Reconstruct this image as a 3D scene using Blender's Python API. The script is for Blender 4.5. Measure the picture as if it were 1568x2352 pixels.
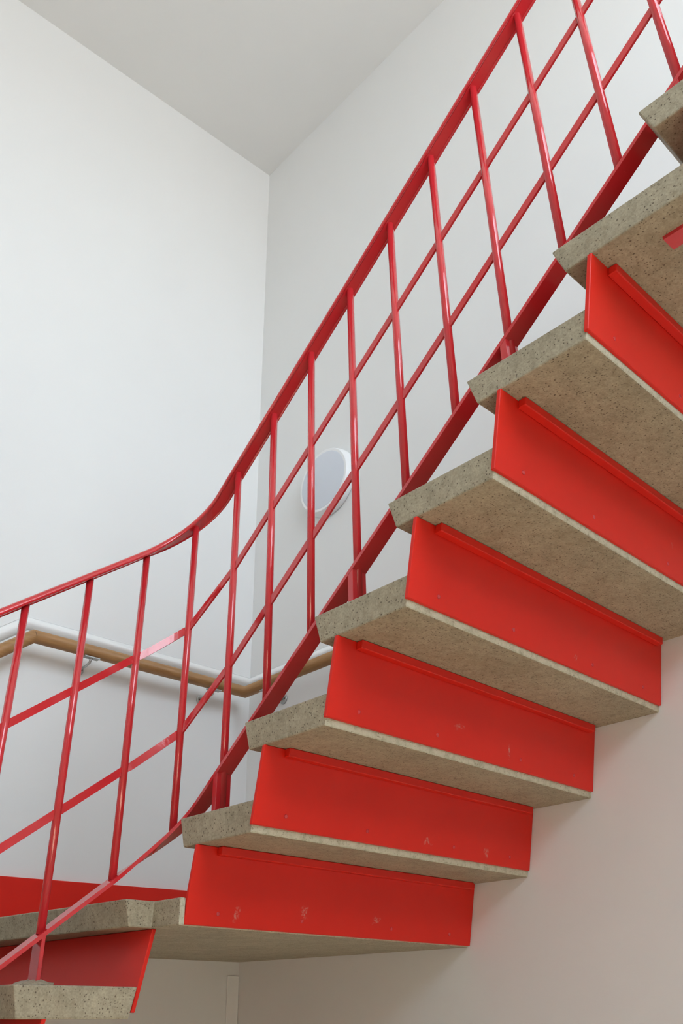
import bpy, bmesh, math, random
from mathutils import Vector, Matrix

for o in list(bpy.data.objects):
    bpy.data.objects.remove(o)
S = bpy.context.scene
COL = S.collection
random.seed(7)

# ------------------------------------------------------------------ camera
cam_d = bpy.data.cameras.new('camera')
cam = bpy.data.objects.new('camera', cam_d); COL.objects.link(cam)
R0 = Vector((0.7541, -0.6567, 0.0007)).normalized()
R2 = Vector((0.5690, 0.6540, 0.4985)).normalized()
R1 = R2.cross(R0).normalized(); R0 = R1.cross(R2)
m = Matrix.Identity(4)
for i in range(3):
    m[i][0] = R0[i]; m[i][1] = -R1[i]; m[i][2] = -R2[i]
m.translation = Vector((-2.0115, -1.6828, -0.3666))
cam.matrix_world = m
cam_d.sensor_fit = 'AUTO'; cam_d.sensor_width = 36.0
cam_d.lens = 2005.36 / 2352 * 36.0
cam_d.shift_x = 64.14 / 2352; cam_d.shift_y = 2.27 / 2352
cam_d.clip_start = 0.02
S.camera = cam

# ------------------------------------------------------------------ light
W = bpy.data.worlds.new('sky'); S.world = W; W.use_nodes = True
_nt = W.node_tree; bg = _nt.nodes['Background']
_tc = _nt.nodes.new('ShaderNodeTexCoord'); _sp = _nt.nodes.new('ShaderNodeSeparateXYZ')
_mr = _nt.nodes.new('ShaderNodeMapRange'); _cr = _nt.nodes.new('ShaderNodeValToRGB')
_mr.inputs[1].default_value = -1.0; _mr.inputs[2].default_value = 1.0
_nt.links.new(_tc.outputs['Generated'], _sp.inputs[0]); _nt.links.new(_sp.outputs[2], _mr.inputs[0])
_nt.links.new(_mr.outputs[0], _cr.inputs[0]); _nt.links.new(_cr.outputs[0], bg.inputs[0])
_e = _cr.color_ramp.elements
_e[0].position = 0.0; _e[0].color = (0.49, 0.49, 0.48, 1)      # pavement and greenery below the horizon
_e[1].position = 1.0; _e[1].color = (0.70, 0.85, 1.0, 1)
_x = _e.new(0.49); _x.color = (0.52, 0.53, 0.54, 1)
_x = _e.new(0.53); _x.color = (0.80, 0.91, 1.0, 1)             # overcast sky
SKY = 9.9
bg.inputs[1].default_value = SKY

WX0, WX1, WZ0, WZ1, WY = -2.50, -0.20, 1.20, 3.60, -3.2    # the stairwell window
def window_portal(name, loc, rot, sx, sy):
    d = bpy.data.lights.new(name, 'AREA'); d.shape = 'RECTANGLE'
    d.size = sx; d.size_y = sy; d.cycles.is_portal = True
    o = bpy.data.objects.new(name, d); COL.objects.link(o)
    o.location = loc; o.rotation_euler = rot
    return o
window_portal('window_daylight', ((WX0+WX1)/2, WY-0.06, (WZ0+WZ1)/2), (math.radians(90), 0, 0), WX1-WX0, WZ1-WZ0)

sun_d = bpy.data.lights.new('bounce_sun', 'SUN'); sun_d.energy = 21.0; sun_d.angle = math.radians(2.0); sun_d.color = (1.0, 0.95, 0.86)
bounce_sun = bpy.data.objects.new('bounce_sun', sun_d); COL.objects.link(bounce_sun)
bounce_sun.rotation_euler = (math.radians(90-70), 0, math.radians(8))     # steep sunlight added to bounce off the floor on to the tread undersides

S.view_settings.view_transform = 'Standard'
S.view_settings.look = 'None'
S.view_settings.gamma = 1.0
S.view_settings.use_curve_mapping = False
S.view_settings.exposure = 0.0
S.cycles.use_denoising = True
S.cycles.diffuse_bounces = 8
S.cycles.max_bounces = 14
S.cycles.sample_clamp_indirect = 8.0

# ------------------------------------------------------------------ materials
def mat(name, base, rough=0.5, spec=0.5, coat=0.0):
    mm = bpy.data.materials.new(name); mm.use_nodes = True
    nt = mm.node_tree; b = nt.nodes['Principled BSDF']
    b.inputs['Base Color'].default_value = (*base, 1)
    b.inputs['Roughness'].default_value = rough
    b.inputs['Specular IOR Level'].default_value = spec
    b.inputs['Coat Weight'].default_value = coat
    return mm, nt, b
def N(nt, kind, **kw):
    n = nt.nodes.new(kind)
    for k, v in kw.items(): setattr(n, k, v)
    return n
def coords(nt, kind='Object'):
    return N(nt, 'ShaderNodeTexCoord').outputs[kind]
def noise(nt, vec, scale, detail=4, rough=0.6, dist=0.0):
    n = N(nt, 'ShaderNodeTexNoise')
    n.inputs['Scale'].default_value = scale; n.inputs['Detail'].default_value = detail
    n.inputs['Roughness'].default_value = rough; n.inputs['Distortion'].default_value = dist
    nt.links.new(vec, n.inputs['Vector'])
    return n.outputs['Fac']
def ramp(nt, fac, stops):
    r = N(nt, 'ShaderNodeValToRGB')
    el = r.color_ramp.elements
    while len(el) < len(stops): el.new(0.5)
    for e, (p, c) in zip(el, stops):
        e.position = p; e.color = (*c, 1) if len(c) == 3 else c
    nt.links.new(fac, r.inputs[0])
    return r.outputs[0]
def mix(nt, fac, a, b, mode='MIX'):
    x = N(nt, 'ShaderNodeMix', data_type='RGBA', blend_type=mode)
    for sock, v in ((x.inputs[0], fac), (x.inputs[6], a), (x.inputs[7], b)):
        if isinstance(v, (int, float)): sock.default_value = v
        elif isinstance(v, tuple): sock.default_value = (*v, 1)
        else: nt.links.new(v, sock)
    return x.outputs[2]
def bump(nt, bsdf, h, strength, dist):
    b = N(nt, 'ShaderNodeBump'); b.inputs['Strength'].default_value = strength
    b.inputs['Distance'].default_value = dist
    nt.links.new(h, b.inputs['Height']); nt.links.new(b.outputs[0], bsdf.inputs['Normal'])

def wall_paint(name, col):
    mm, nt, b = mat(name, col, 0.62, 0.3)
    v = coords(nt)
    n = noise(nt, v, 1.3, 3)
    c = ramp(nt, n, [(0.3, tuple(x*0.975 for x in col)), (0.7, col)])
    nt.links.new(c, b.inputs['Base Color'])
    bump(nt, b, noise(nt, v, 160, 3), 0.06, 0.002)
    return mm
M_wall = wall_paint('white_wall_paint', (0.80, 0.805, 0.80))
M_ceil = wall_paint('ceiling_paint', (0.77, 0.77, 0.76))
M_trim, _, _ = mat('white_gloss_trim', (0.84, 0.84, 0.83), 0.3)

def red_gloss():
    mm, nt, b = mat('crimson_gloss_paint', (0.60, 0.028, 0.034), 0.10, 0.8)
    v = coords(nt)
    c = ramp(nt, noise(nt, v, 6, 3), [(0.3, (0.56, 0.024, 0.031)), (0.75, (0.64, 0.030, 0.037))])
    # chips in the paint
    ch = ramp(nt, noise(nt, v, 38, 2, 0.5), [(0.80, (0, 0, 0)), (0.815, (1, 1, 1))])
    c = mix(nt, ch, c, (0.20, 0.012, 0.016))
    nt.links.new(c, b.inputs['Base Color'])
    bump(nt, b, noise(nt, v, 130, 2), 0.10, 0.0010)
    return mm
M_red = red_gloss()

def red_panel():
    mm, nt, b = mat('scarlet_panel_paint', (0.70, 0.018, 0.009), 0.42, 0.3)
    v = coords(nt)
    c = ramp(nt, noise(nt, v, 4, 4), [(0.3, (0.67, 0.017, 0.008)), (0.75, (0.73, 0.020, 0.009))])
    # pale scuff marks left by shoes and furniture
    mp = N(nt, 'ShaderNodeMapping'); mp.inputs['Scale'].default_value = (1.0, 1.0, 0.55)
    nt.links.new(v, mp.inputs['Vector'])
    s1 = ramp(nt, noise(nt, mp.outputs[0], 13, 5, 0.65, 0.6), [(0.685, (0, 0, 0)), (0.74, (1, 1, 1))])
    s2 = ramp(nt, noise(nt, v, 3.1, 2), [(0.50, (0, 0, 0)), (0.60, (1, 1, 1))])
    f = mix(nt, 1.0, s1, s2, 'MULTIPLY')
    f = mix(nt, 1.0, f, (0.35, 0.35, 0.35), 'MULTIPLY')
    c = mix(nt, f, c, (0.62, 0.36, 0.30))
    # the larger single scuffs: position, half width, half height
    wob = N(nt, 'ShaderNodeTexNoise'); wob.inputs['Scale'].default_value = 55; nt.links.new(v, wob.inputs['Vector'])
    sub = N(nt, 'ShaderNodeVectorMath', operation='MULTIPLY_ADD'); nt.links.new(wob.outputs['Color'], sub.inputs[0])
    sub.inputs[1].default_value = (0.03, 0.03, 0.03); nt.links.new(v, sub.inputs[2])
    streak = ramp(nt, noise(nt, v, 170, 3, 0.7), [(0.46, (0, 0, 0)), (0.60, (1, 1, 1))])
    for px, py, pz, hw_, hh_ in (
        (-0.801, -0.024, -0.184, 0.012, 0.020),
        (-0.610, -0.024, -0.171, 0.012, 0.020),
        (-0.374, -0.024, -0.169, 0.015, 0.010),
        (-0.413, -0.242, -0.022, 0.020, 0.008),
        (-0.190, -0.242, -0.019, 0.012, 0.014),
        (-0.545, -0.461, 0.176, 0.022, 0.010),
        (-0.360, -0.461, 0.155, 0.007, 0.020),
        (-0.384, -0.684, 0.315, 0.006, 0.010),):
        d = N(nt, 'ShaderNodeVectorMath', operation='SUBTRACT'); nt.links.new(sub.outputs[0], d.inputs[0])
        d.inputs[1].default_value = (px+0.015, py+0.015, pz+0.015)
        q = N(nt, 'ShaderNodeVectorMath', operation='DIVIDE'); nt.links.new(d.outputs[0], q.inputs[0]); q.inputs[1].default_value = (hw_, 0.06, hh_)
        l = N(nt, 'ShaderNodeVectorMath', operation='LENGTH'); nt.links.new(q.outputs[0], l.inputs[0])
        a = ramp(nt, l.outputs['Value'], [(0.35, (0.65, 0.65, 0.65)), (1.0, (0, 0, 0))])
        c = mix(nt, mix(nt, 1.0, a, streak, 'MULTIPLY'), c, (0.66, 0.36, 0.30))
    nt.links.new(c, b.inputs['Base Color'])
    bump(nt, b, noise(nt, v, 120, 3), 0.04, 0.001)
    return mm
M_panel = red_panel()

def terrazzo():
    mm, nt, b = mat('speckled_artificial_stone', (0.4, 0.36, 0.28), 0.6, 0.35)
    v = coords(nt)
    c = ramp(nt, noise(nt, v, 9, 5, 0.65), [(0.25, (0.31, 0.268, 0.190)), (0.5, (0.375, 0.328, 0.237)), (0.8, (0.43, 0.385, 0.285))])
    fine = ramp(nt, noise(nt, v, 260, 2, 0.5), [(0.35, (0.86, 0.85, 0.83)), (0.65, (1.07, 1.06, 1.04))])
    c = mix(nt, 1.0, c, fine, 'MULTIPLY')
    midn = ramp(nt, noise(nt, v, 55, 4, 0.7), [(0.30, (0.80, 0.79, 0.76)), (0.50, (1.0, 1.0, 1.0)), (0.72, (1.13, 1.12, 1.10))])
    c = mix(nt, 1.0, c, midn, 'MULTIPLY')
    # small dark chips
    for sc, thr, colr in ((190, 0.14, (0.10, 0.072, 0.045)), (125, 0.12, (0.075, 0.052, 0.032)), (72, 0.085, (0.10, 0.065, 0.04))):
        vo = N(nt, 'ShaderNodeTexVoronoi'); vo.inputs['Scale'].default_value = sc
        nt.links.new(v, vo.inputs['Vector'])
        d = ramp(nt, vo.outputs['Distance'], [(thr, (1, 1, 1)), (thr*2.1, (0, 0, 0))])
        sel = N(nt, 'ShaderNodeSeparateColor'); nt.links.new(vo.outputs['Color'], sel.inputs[0])
        k = ramp(nt, sel.outputs[0], [(0.50, (0, 0, 0)), (0.56, (0.85, 0.85, 0.85))])
        c = mix(nt, mix(nt, 1.0, d, k, 'MULTIPLY'), c, colr)
    # brown staining
    st = ramp(nt, noise(nt, v, 5.5, 5, 0.7), [(0.56, (0, 0, 0)), (0.74, (0.4, 0.4, 0.4))])
    c = mix(nt, st, c, (0.27, 0.20, 0.12))
    nt.links.new(c, b.inputs['Base Color'])
    bump(nt, b, noise(nt, v, 180, 3), 0.16, 0.002)
    return mm
M_stone = terrazzo()
def raw_edge():
    mm, nt, b = mat('raw_cast_stone_edge', (0.58, 0.54, 0.41), 0.75, 0.25)
    v = coords(nt)
    c = ramp(nt, noise(nt, v, 60, 5, 0.7), [(0.30, (0.35, 0.32, 0.225)), (0.5, (0.51, 0.475, 0.355)), (0.75, (0.60, 0.565, 0.44))])
    c = mix(nt, ramp(nt, noise(nt, v, 210, 2), [(0.62, (0, 0, 0)), (0.70, (0.7, 0.7, 0.7))]), c, (0.20, 0.16, 0.10))
    nt.links.new(c, b.inputs['Base Color'])
    bump(nt, b, noise(nt, v, 150, 3), 0.25, 0.002)
    return mm
M_edge = raw_edge()
def raw_back(o, y_max):
    """the unground back edge of a cast slab (faces that look towards -y)"""
    o.data.materials.append(M_edge)
    for f in o.data.polygons:
        if f.normal.y < -0.8 and f.center.y < y_max: f.material_index = 1

def wood():
    mm, nt, b = mat('oiled_beech_wood', (0.36, 0.19, 0.075), 0.45, 0.4)
    v = coords(nt)
    mp = N(nt, 'ShaderNodeMapping'); mp.inputs['Scale'].default_value = (3.0, 3.0, 40.0)
    nt.links.new(v, mp.inputs['Vector'])
    c = ramp(nt, noise(nt, mp.outputs[0], 3.2, 5, 0.6, 0.4), [(0.3, (0.30, 0.15, 0.055)), (0.7, (0.43, 0.235, 0.095))])
    kn = ramp(nt, noise(nt, v, 17, 2), [(0.74, (0, 0, 0)), (0.80, (1, 1, 1))])
    c = mix(nt, kn, c, (0.13, 0.06, 0.025))
    nt.links.new(c, b.inputs['Base Color'])
    return mm
M_wood = wood()
M_steel, _, bs = mat('brushed_steel', (0.50, 0.51, 0.50), 0.38); bs.inputs['Metallic'].default_value = 0.85
M_opal, _, _ = mat('opal_diffuser', (0.66, 0.70, 0.77), 0.35, 0.4)
M_plastic, _, _ = mat('white_plastic', (0.85, 0.86, 0.87), 0.3)
M_joint, _, _ = mat('dark_glue_joint', (0.05, 0.025, 0.012), 0.6)
M_frame, _, _ = mat('window_frame_paint', (0.75, 0.75, 0.74), 0.4)
def floor_mat():
    mm, nt, b = mat('warm_linoleum', (0.52, 0.42, 0.31), 0.5)
    v = coords(nt)
    c = ramp(nt, noise(nt, v, 30, 5), [(0.3, (0.80, 0.705, 0.545)), (0.7, (0.88, 0.785, 0.62))])
    nt.links.new(c, b.inputs['Base Color'])
    return mm
M_floor = floor_mat()
def glass_mat():
    mm = bpy.data.materials.new('window_glass'); mm.use_nodes = True
    nt = mm.node_tree; nt.nodes.clear()
    out = N(nt, 'ShaderNodeOutputMaterial'); mx = N(nt, 'ShaderNodeMixShader')
    t = N(nt, 'ShaderNodeBsdfTransparent'); g = N(nt, 'ShaderNodeBsdfGlossy')
    g.inputs['Roughness'].default_value = 0.0
    mx.inputs[0].default_value = 0.06
    nt.links.new(t.outputs[0], mx.inputs[1]); nt.links.new(g.outputs[0], mx.inputs[2])
    nt.links.new(mx.outputs[0], out.inputs[0])
    return mm
M_glass = glass_mat()

# ------------------------------------------------------------------ mesh helpers
def link_mesh(name, verts, faces, material, parent=None, smooth=False, bevel=0.0, seg=2):
    bm = bmesh.new()
    vs = [bm.verts.new(v) for v in verts]
    for f in faces: bm.faces.new([vs[i] for i in f])
    bmesh.ops.recalc_face_normals(bm, faces=bm.faces)
    if bevel > 0:
        ed = [e for e in bm.edges if len(e.link_faces) == 2 and e.calc_face_angle(0) > 0.5]
        bmesh.ops.bevel(bm, geom=ed, offset=bevel, segments=seg, profile=0.5, affect='EDGES')
    me = bpy.data.meshes.new(name); bm.to_mesh(me); bm.free()
    me.materials.append(material)
    if smooth:
        for p in me.polygons: p.use_smooth = True
    o = bpy.data.objects.new(name, me); COL.objects.link(o)
    if parent is not None: o.parent = parent
    return o
def prism(name, bottom, top, material, parent=None, bevel=0.0, seg=2, smooth=False):
    n = len(bottom)
    faces = [tuple(range(n))[::-1], tuple(range(n, 2*n))]
    for i in range(n):
        j = (i+1) % n
        faces.append((i, j, n+j, n+i))
    return link_mesh(name, list(bottom)+list(top), faces, material, parent, smooth, bevel, seg)
def box(name, x0, x1, y0, y1, z0, z1, material, parent=None, bevel=0.0):
    b = [(x0, y0, z0), (x1, y0, z0), (x1, y1, z0), (x0, y1, z0)]
    t = [(x, y, z1) for x, y, _ in b]
    return prism(name, b, t, material, parent, bevel)
def tube(name, pts, rad, material, parent=None, seg=20, caps=True):
    """round bar along a polyline with mitred corners"""
    prof = [(rad*math.cos(2*math.pi*i/seg), rad*math.sin(2*math.pi*i/seg)) for i in range(seg)]
    return sweep(name, pts, prof, material, parent, smooth=True)
def sweep(name, pts, prof, material, parent=None, smooth=False, angle=None):
    pts = [Vector(p) for p in pts]
    verts, faces = [], []
    n = len(prof)
    for i, p in enumerate(pts):
        a = (p-pts[i-1]).normalized() if i > 0 else None
        b = (pts[i+1]-p).normalized() if i < len(pts)-1 else None
        t = ((a+b).normalized() if a is not None and b is not None else (a if a is not None else b))
        ref = b if b is not None else a
        up0 = Vector((0, 0, 1)) if abs(ref.z) < 0.98 else Vector((0, 1, 0))
        # section frame of the segment, pushed on to the mitre plane along the segment direction
        lat = ref.cross(up0).normalized(); up = lat.cross(ref).normalized()
        for (u, v) in prof:
            q = lat*u+up*v
            k = q.dot(t)/ref.dot(t)
            verts.append(p+q-ref*k)
    for i in range(len(pts)-1):
        for j in range(n):
            k = (j+1) % n
            faces.append((i*n+j, i*n+k, (i+1)*n+k, (i+1)*n+j))
    faces.append(tuple(range(n))[::-1]); faces.append(tuple(range((len(pts)-1)*n, len(pts)*n)))
    o = link_mesh(name, verts, faces, material, parent)
    if smooth:
        for f in o.data.polygons: f.use_smooth = len(f.vertices) == 4
    return o
def lathe(name, prof, centre, axis, material, parent=None, seg=48, smooth=True):
    """prof: (distance along axis, radius) pairs"""
    ax = Vector(axis).normalized()
    u = ax.cross(Vector((0, 0, 1)) if abs(ax.z) < 0.9 else Vector((1, 0, 0))).normalized(); v = ax.cross(u)
    c = Vector(centre); verts = []; faces = []
    for d, r_ in prof:
        for i in range(seg):
            a = 2*math.pi*i/seg
            verts.append(c+ax*d+(u*math.cos(a)+v*math.sin(a))*r_)
    for k in range(len(prof)-1):
        for i in range(seg):
            j = (i+1) % seg
            faces.append((k*seg+i, k*seg+j, (k+1)*seg+j, (k+1)*seg+i))
    faces.append(tuple(range(seg))[::-1]); faces.append(tuple(range((len(prof)-1)*seg, len(prof)*seg)))
    o = link_mesh(name, verts, faces, material, parent)
    if smooth:
        for f in o.data.polygons: f.use_smooth = len(f.vertices) == 4
    return o
def empty(name, loc, label, cat, group=None):
    o = bpy.data.objects.new(name, None); COL.objects.link(o)
    o.location = loc; o.empty_display_size = 0.1
    tag(o, label, cat, group)
    return o
def adopt(child, root):
    child.parent = root
    child.matrix_parent_inverse = Matrix.Translation(root.location).inverted()
    return child
def tag(o, label, cat, group=None):
    o['label'] = label; o['category'] = cat
    if group: o['group'] = group
    return o
def struct(o):
    o['kind'] = 'structure'; return o

# ------------------------------------------------------------------ room shell
YC, H, XL, ZF = 1.0141, 3.7798, -4.3, -1.92
T = 0.15
struct(box('wall_left', XL-T, T, YC, YC+T, ZF-T, H+T, M_wall))
struct(box('wall_right', 0.0, T, WY-T, YC, ZF-T, H+T, M_wall))
struct(box('ceiling', XL, 0.0, WY, YC, H, H+T, M_ceil))
struct(box('floor', XL, 0.0, WY, YC, ZF-T, ZF, M_floor))
struct(box('wall_side', XL-T, XL, WY-T, YC, ZF-T, H+T, M_wall))
# window wall: four blocks round the opening joined into one mesh
def window_wall():
    x = [XL, WX0, WX1, 0.0]; z = [ZF-T, WZ0, WZ1, H+T]
    verts, faces = [], []
    for yy in (WY, WY-T):
        for zz in z:
            for xx in x: verts.append((xx, yy, zz))
    idx = lambda l, iz, ix: l*16+iz*4+ix
    for l in (0, 1):
        for iz in range(3):
            for ix in range(3):
                if iz == 1 and ix == 1: continue
                faces.append((idx(l, iz, ix), idx(l, iz, ix+1), idx(l, iz+1, ix+1), idx(l, iz+1, ix)))
    ring_in = [(1, 1), (1, 2), (2, 2), (2, 1)]; ring_out = [(0, 0), (0, 3), (3, 3), (3, 0)]
    for k in range(4):
        a, b = ring_in[k], ring_in[(k+1) % 4]
        faces.append((idx(0, *a), idx(0, *b), idx(1, *b), idx(1, *a)))
    edge = [(0, i) for i in range(4)]+[(i, 3) for i in range(1, 4)]+[(3, i) for i in (2, 1, 0)]+[(i, 0) for i in (2, 1)]
    for k in range(len(edge)):
        a, b = edge[k], edge[(k+1) % len(edge)]
        faces.append((idx(0, *a), idx(0, *b), idx(1, *b), idx(1, *a)))
    return link_mesh('wall_front', verts, faces, M_wall)
struct(window_wall())
def window():
    fw = 0.05; y0, y1 = WY-0.10, WY-0.04
    verts, faces = [], []
    def add(x0, x1, z0, z1):
        b = len(verts)
        for yy in (y0, y1):
            verts.extend([(x0, yy, z0), (x1, yy, z0), (x1, yy, z1), (x0, yy, z1)])
        for f in ((0, 1, 2, 3), (7, 6, 5, 4), (0, 4, 5, 1), (1, 5, 6, 2), (2, 6, 7, 3), (3, 7, 4, 0)):
            faces.append(tuple(b+i for i in f))
    add(WX0, WX0+fw, WZ0, WZ1); add(WX1-fw, WX1, WZ0, WZ1)
    add(WX0+fw, WX1-fw, WZ0, WZ0+fw); add(WX0+fw, WX1-fw, WZ1-fw, WZ1)
    xm = (WX0+WX1)/2
    add(xm-fw/2, xm+fw/2, WZ0+fw, WZ1-fw)
    f = struct(link_mesh('window_1', verts, faces, M_frame))
    box('window_pane', WX0+fw, xm-fw/2, WY-0.073, WY-0.067, WZ0+fw, WZ1-fw, M_glass, f)
    box('window_pane', xm+fw/2, WX1-fw, WY-0.073, WY-0.067, WZ0+fw, WZ1-fw, M_glass, f)
window()

# red skirting board on the landing wall and the white rounded rail on the walls
prism('baseboard_left',
      [(-0.99, YC-0.016, -0.160), (0.0, YC-0.016, -0.160), (0.0, YC, -0.160), (-0.99, YC, -0.160)],
      [(-0.99, YC-0.016, -0.014), (0.0, YC-0.016, 0.000), (0.0, YC, 0.000), (-0.99, YC, -0.014)],
      M_panel, None, 0.002)['kind'] = 'structure'
def half_round(h, d, n=10):
    return [(-d*math.sin(math.pi*i/n)**0.8 if 0 < i < n else 0.0, h/2-h*i/n) for i in range(n+1)]
MZ = 0.777
hr = half_round(0.046, 0.017)
# profile u is the lateral direction: positive u points to the right of the path (away from the wall)
hrL = [(-u, v) for u, v in hr]
s = struct(sweep('trim_1', [(-2.6, YC-0.0005, MZ-0.755*1.655), (-0.945, YC-0.0005, MZ), (-0.0005, YC-0.0005, MZ), (-0.0005, -0.15, MZ)],
                 hrL, M_trim, None, smooth=True))
struct(box('trim_2', -0.049, -0.002, YC-0.005, YC, ZF, -0.252, M_trim, None, 0.0015))

# ------------------------------------------------------------------ stair geometry
WD, G, D, TT, E, Q, SL, TH, PHI, RISE = 0.9298, 0.2197, 0.2541, 0.0618, 0.019, 0.0147, 0.0342, 0.009, 0.038, 0.17
BS = 0.012                                  # slant of the back edge of every tread
NY = [0.2196, 0.0015, -0.2179, -0.4407, -0.6609, -0.8808, -1.1019, -1.3133]
NZ = [-0.1585, 0.0041, 0.1677, 0.3365, 0.5067, 0.6779, 0.8444, 1.0224]
for k in (8, 9, 10):
    NY.append(NY[-1]-G); NZ.append(NZ[-1]+0.1695)
def sk(x, y): return y+PHI*(x+WD)           # the steps run very slightly skew to the wall
def bar_x(name, prof, x0, x1, material, parent, bevel=0.0, seg=2):
    a = [(x0, sk(x0, y), z) for y, z in prof]; b = [(x1, sk(x1, y), z) for y, z in prof]
    return prism(name, a, b, material, parent, bevel, seg)

flight = empty('stair_flight', (-0.93, 0.0, -0.16),
               'upper flight of speckled tan stone steps with scarlet risers, climbing along the right wall', 'stairs')
def P(o): return adopt(o, flight)
for k in range(1, 11):
    y, z = NY[k], NZ[k]
    tread = P(bar_x('tread', [(y, z), (y-E, z-TT), (y-D, z-TT), (y-D-BS, z)], -WD, -0.0005, M_stone, None, 0.003))
    raw_back(tread, y-0.1)
    yb, zb, zt = NY[k-1]-D-TH, NZ[k-1]-TT+Q, z-TT-0.0005
    if k == 1: zb = -0.2075
    r = P(bar_x('riser', [(yb, zb), (yb+TH, zb), (yb-SL+TH, zt), (yb-SL, zt)], -WD-0.004, -0.003, M_panel, None, 0.0012, 1))
    c = bar_x('batten', [(yb-SL, zt), (yb-SL-0.017, zt), (yb-SL-0.017+0.003, zt-0.017), (yb-SL+0.0036, zt-0.017)],
              -WD+0.05, -0.028, M_panel, None, 0.0015, 1)
    c.parent = r
    for fx, fz in ((0.085, 0.16), (0.34, 0.16), (0.66, 0.16), (0.90, 0.16), (0.25, 0.80), (0.75, 0.80)):
        x = -WD+WD*fx; t_ = fz
        if fz > 0.5: continue
        yy = sk(x, yb-SL*t_); zz = zb+(zt-zb)*t_
        s = lathe('screw', [(-0.001, 0.0042), (0.0008, 0.0042), (0.0012, 0.0032)], (x, yy, zz), (0.0, -1.0, -0.2), M_red, None, 14)
        s.parent = r
# flat red plate bolted under one of the upper treads, in line with the railing post above
pl = box('post_plate', -0.872, -0.838, -1.352, -1.277, NZ[6]-TT-0.007, NZ[6]-TT+0.0, M_red)
P(pl)

# landing slab in the corner of the two walls
LZ, LT, LY = -0.1585, 0.052, 0.05
yb1 = NY[0]-D                                # back edge that carries the first riser
top = [(-1.016, LY), (-0.949, LY), (-0.949, -0.051), (-0.9355, -0.051), (-0.9355, sk(-0.9355, yb1-0.006)), (-0.0005, sk(0, yb1-0.006)), (-0.0005, YC-0.0005), (-1.075, YC-0.0005)]
bot = [(-1.003, LY+0.002), (-0.949, LY+0.002), (-0.949, -0.051), (-0.9355, -0.051), (-0.9355, sk(-0.9355, yb1)), (-0.0005, sk(0, yb1)), (-0.0005, YC-0.0005), (-1.058, YC-0.0005)]
lz = [LZ]*6
landing = prism('landing_slab', [(x, y, LZ-LT) for x, y in bot], [(x, y, LZ) for x, y in top], M_stone, None, 0.003)
raw_back(landing, 0.0)
tag(landing, 'stone landing slab in the room corner, where the two stair flights meet', 'landing')

# unseen upper landing, added to carry the flight top and shade the wall below
yu = NY[10]-D-BS
upper = box('landing_slab', -WD, -0.0005, WY+0.0005, yu-0.0125, NZ[10]+0.17-0.14, NZ[10]+0.17, M_stone, None, 0.003)
tag(upper, 'unseen upper stone landing slab above the upper flight, added to shade the right wall', 'landing')

# lower flight: same steps turned by a quarter, running along the left wall
lower = empty('stair_flight', (-1.0, 0.05, -1.92),
              'lower flight of stone steps with red risers at bottom left, leading up to landing', 'stairs')
LNX, LNZ = -1.231, -0.318
def bar_y(name, prof, y0, y1, material, parent, bevel=0.0, seg=2):
    a = [(x, y0, z) for x, z in prof]; b = [(x, y1, z) for x, z in prof]
    return prism(name, a, b, material, parent, bevel, seg)
nL = 10
for j in range(nL):
    x, z = LNX-0.22*j, LNZ-0.16*j
    t = bar_y('tread', [(x, z), (x+0.012, z-0.056), (x+0.247, z-0.056), (x+0.261, z)], LY, YC-0.0005, M_stone, None, 0.003)
    adopt(t, lower)
    # riser between this tread and the step above
    xb, zb, zt = x+0.252, z-0.045, z+0.16-0.0525
    if j == 0: zt = LZ-LT-0.0005
    rr = bar_y('riser', [(xb, zb), (xb+0.009, zb), (xb+0.034+0.009, zt), (xb+0.034, zt)], LY+0.002, YC-0.018, M_panel, None, 0.0012, 1)
    adopt(rr, lower)

# ------------------------------------------------------------------ railing
RX, RY, RHO = -0.875, 0.115, 0.13
XA, YA = RX-RHO, RY-RHO
SM, SLW = 0.752, 0.762
LX_END, UY_END = -3.25, -1.98
def rail_path(c_main, c_low, smooth, a0=LX_END, a1=UY_END):
    """plan path with rounded corner and the heights of the two pitches, eased at the turn"""
    pl_ = []
    x = a0
    while x < XA-0.11: pl_.append((x, RY)); x += 0.06
    for i in range(6): pl_.append((XA-0.1+0.1*i/6, RY))
    for i in range(13):
        a = math.pi/2*(1-i/12); pl_.append((XA+RHO*math.cos(a), YA+RHO*math.sin(a)))
    for i in range(1, 7): pl_.append((RX, YA-0.1*i/6))
    y = YA-0.15
    while y > a1: pl_.append((RX, y)); y -= 0.06
    pl_.append((RX, a1))
    arc = RHO*math.pi/2
    def s_of(p):
        if p[1] >= RY-1e-6 and p[0] <= XA: return p[0]-XA
        if p[0] >= RX-1e-6 and p[1] <= YA: return arc+(YA-p[1])
        return RHO*(math.pi/2-math.atan2(p[1]-YA, p[0]-XA))
    zl = c_low-SLW*RHO; zm = c_main-SM*YA
    def z_of(s):
        if s < 0: return zl+SLW*s
        if s > arc: return zm+SM*(s-arc)
        return zl+(zm-zl)*s/arc
    def zs(s): return sum(z_of(s+smooth*(i-6)/6) for i in range(13))/13
    return [(p[0], p[1], zs(s_of(p))) for p in pl_], zs, s_of

railing = empty('stair_railing', (RX, RY, -0.16),
                'long crimson steel railing with round balusters and flat bars along both flights', 'railing')
def PR(o): return adopt(o, railing)
K = math.sqrt(1+SM*SM)
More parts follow.
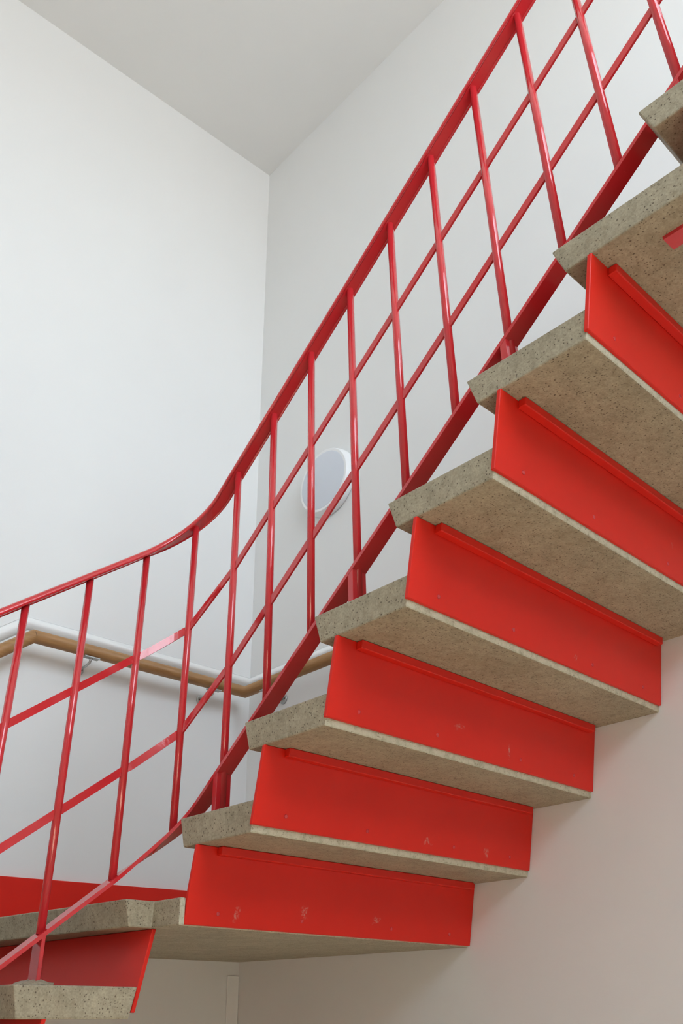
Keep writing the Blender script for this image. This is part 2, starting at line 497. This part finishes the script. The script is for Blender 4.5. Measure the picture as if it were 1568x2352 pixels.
# hand rail: rounded cap with lips and the flat steel bar seen from underneath
HB_M, HB_L = 0.8245, 0.7655                  # underside of the rail (vertical offset at the corner)
hw, hh = 0.0207, 0.0162
hp = [(-hw, 0.004), (-hw+0.0006, 0.0008), (-hw+0.0022, 0.0), (-hw+0.0062, 0.0), (-hw+0.0064, 0.003), (hw-0.0064, 0.003), (hw-0.0062, 0.0), (hw-0.0022, 0.0),
      (hw-0.0006, 0.0008), (hw, 0.004), (hw-0.0006, 0.0078), (hw-0.003, 0.0118), (hw-0.0075, 0.0148), (hw-0.013, hh), (-hw+0.013, hh), (-hw+0.0075, 0.0148),
      (-hw+0.003, 0.0118), (-hw+0.0006, 0.0078)]
path, zh, sof = rail_path(HB_M, HB_L, 0.05)
hand = PR(sweep('handrail', path, hp, M_red, None, smooth=True))
core = sweep('core_bar', [(a, b, c) for a, b, c in path], [(-hw+0.0078, 0.0015), (hw-0.0078, 0.0015), (hw-0.0078, 0.0045), (-hw+0.0078, 0.0045)], M_red, None)
core.parent = hand
# two thin intermediate bars
def mid_prof(): return [(-0.0025, -0.0085), (0.0025, -0.0085), (0.0025, 0.0085), (-0.0025, 0.0085)]
for cm, cl in ((0.5439, 0.4921), (0.2884, 0.2240)):
    z3 = (cm-SM*YA+cl-SLW*RHO)/2
    nodes = [(LX_END, RY, cl+SLW*(LX_END-RX)), (XA-0.03, RY, cl+SLW*(XA-0.03-RX)), (XA-0.01, RY, cl+SLW*(XA-0.01-RX))]
    z0 = nodes[-1][2]; a3 = math.atan2(0.0678-YA, -0.9048-XA)
    for i in range(1, 13):                   # bent softly up to the corner baluster, straight from there
        a = math.pi/2+(a3-math.pi/2)*i/12
        cx_, cy_ = XA-0.01+(-0.9048-XA+0.01)*i/12, RY+(0.0678-RY)*i/12
        nodes.append((cx_+0.35*(XA+RHO*math.cos(a)-cx_), cy_+0.35*(YA+RHO*math.sin(a)-cy_), z0+(z3-z0)*i/12))
    nodes += [(RX, -0.0732, cm+SM*0.0732), (RX, UY_END, cm-SM*UY_END)]
    pth = nodes
    PR(sweep('middle_bar', pth, mid_prof(), M_red, None))
# wide flat bottom bar
BT_M, BT_L = 0.0470, -0.0050
pth, zbt, _ = rail_path(BT_M, BT_L, 0.03)
PR(sweep('bottom_bar', pth, [(-0.0194, -0.008), (0.0194, -0.008), (0.0194, 0.0), (-0.0194, 0.0)], M_red, None))

# balusters
spots = []
for i in range(-13, 3):                      # lower flight
    spots.append((i, -1.3093+0.1463*i, RY))
spots.append((3, -0.9048, 0.0678))           # at the turn
for n, yb_ in enumerate([-0.0732, -0.2203, -0.3680, -0.5163, -0.6637, -0.8082, -0.9526, -1.0980, -1.2376, -1.3789]):
    spots.append((4+n, RX, yb_))
for n in range(14, 18): spots.append((n, RX, -1.3789-0.1465*(n-13)))
rad = 0.0088
for n, x, y in spots:
    if x < LX_END: continue
    s_ = sof((x, y)) if n != 3 else RHO*(math.pi/2-math.atan2(y-YA, x-XA))
    z1 = zh(s_)+0.003; z0 = zbt(s_)-0.004
    post = (n-1) % 3 == 0
    if post and n >= 4:
        j = 1+2*((n-4)//3)
        zt = NZ[j] if j < len(NZ) else z0
        z0 = zt
    PR(tube('baluster', [(x, y, z0), (x, y, z1)], rad, M_red, None))
    if post and n >= 4:
        zf = zbt(s_)-0.006
        PR(prism('post_foot', [(x-0.019, y-0.004, z0), (x+0.019, y-0.004, z0), (x+0.019, y+0.011, z0), (x-0.019, y+0.011, z0)],
                 [(x-0.019, y-0.004, zf+0.004*SM), (x+0.019, y-0.004, zf+0.004*SM), (x+0.019, y+0.011, zf-0.011*SM), (x-0.019, y+0.011, zf-0.011*SM)], M_red, None, 0.001))
    elif post:
        j = (1-n)//3*2
        zt = LNZ-0.16*j
        if zt > ZF:
            lump = PR(lathe('mortar_collar', [(-0.001, 0.040), (0.003, 0.036), (0.006, 0.026), (0.009, 0.014)], (x, y, zt), (0, 0, 1), M_stone, None, 18))
            for v in lump.data.vertices: v.co.z += random.uniform(-0.0015, 0.0025); v.co.x += random.uniform(-0.004, 0.004)
            lump['label'] = 'grey mortar around the foot'
            PR(box('post_foot', x-0.004, x+0.004, y-0.019, y+0.019, zt, zbt(s_)-0.004, M_red, None, 0.001))

# ------------------------------------------------------------------ wooden wall rail
RR, RZ, WYR, WXR = 0.0215, 0.7035, YC-0.085, -0.085
wr = empty('wall_handrail', (WXR, WYR, RZ),
           'round wooden handrail on steel brackets, bending round the white room corner', 'handrail')
def PW(o): return adopt(o, wr)
PW(tube('rail', [(-2.6, WYR, RZ-0.755*1.652), (-0.948, WYR, RZ), (WXR, WYR, RZ), (WXR, -0.15, RZ)], RR, M_wood, None, 28))
for px, py, nx, ny in ((-0.948, WYR, 0.94, 0.0), (WXR, WYR, 0.7071, -0.7071)):
    t = Vector((nx, ny, 0.355 if ny == 0 else 0)).normalized()
    PW(lathe('glue_joint', [(-0.0006, RR*1.012 if ny == 0 else RR*1.0), (0.0006, RR*1.012 if ny == 0 else RR*1.0)], (px, py, RZ), t, M_joint, None, 28))
def bracket(px, py, wall, dz=0.0):
    zr = 0.661+dz
    if wall == 'L': wpt, out_ = Vector((px, YC, zr)), Vector((0, -1, 0))
    else: wpt, out_ = Vector((0.0, py, zr)), Vector((-1, 0, 0))
    b = PW(lathe('bracket', [(0.0, 0.019), (0.004, 0.019), (0.006, 0.016), (0.007, 0.005)], wpt, out_, M_steel, None, 28))
    p0 = wpt+out_*0.005; p1 = wpt+out_*0.050; p2 = wpt+out_*0.078+Vector((0, 0, 0.006)); p3 = wpt+out_*0.085+Vector((0, 0, RZ+dz-RR-zr-0.002))
    a = tube('arm', [p0, p1, p2, p3], 0.0045, M_steel, None, 12); a.parent = b
    # saddle under the rail
    d = Vector((0.028, 0, 0)) if wall == 'L' else Vector((0, 0.028, 0))
    w_ = Vector((0, 0.011, 0)) if wall == 'L' else Vector((0.011, 0, 0))
    c = wpt+out_*0.085+Vector((0, 0, RZ+dz-RR-zr-0.003))
    s_ = prism('saddle', [c-d-w_, c+d-w_, c+d+w_, c-d+w_], [q+Vector((0, 0, 0.004)) for q in (c-d-w_, c+d-w_, c+d+w_, c-d+w_)], M_steel, None)
    s_.parent = b
    for sx in (-1, 1):
        q = wpt+out_*0.006+(d.normalized()*0.010*sx)
        k = lathe('bracket_screw', [(0, 0.003), (0.0016, 0.0026)], q, out_, M_joint, None, 10); k.parent = b
bracket(-0.736, 0, 'L'); bracket(-0.229, 0, 'L'); bracket(0, 0.797, 'R'); bracket(0, 0.25, 'R')

# ------------------------------------------------------------------ wall lamp
lamp = empty('wall_lamp', (0.0, 0.523, 1.485),
             'round white wall lamp with grey opal disc, switched off, behind the balusters', 'lamp')
lamp_base = adopt(lathe('lamp_rim', [(0.0, 0.140), (0.004, 0.146), (0.012, 0.1455), (0.030, 0.1425), (0.040, 0.1392), (0.044, 0.1370), (0.0445, 0.1362)],
                        (0, 0.523, 1.485), (-1, 0, 0), M_plastic, None, 72), lamp)
dome = [(0.0435+0.008*(1-(i/10)**2), 0.1358*(i/10)) for i in range(10, 0, -1)]
adopt(lathe('diffuser', [(0.040, 0.1358)]+dome, (0, 0.523, 1.485), (-1, 0, 0), M_opal, None, 72), lamp)
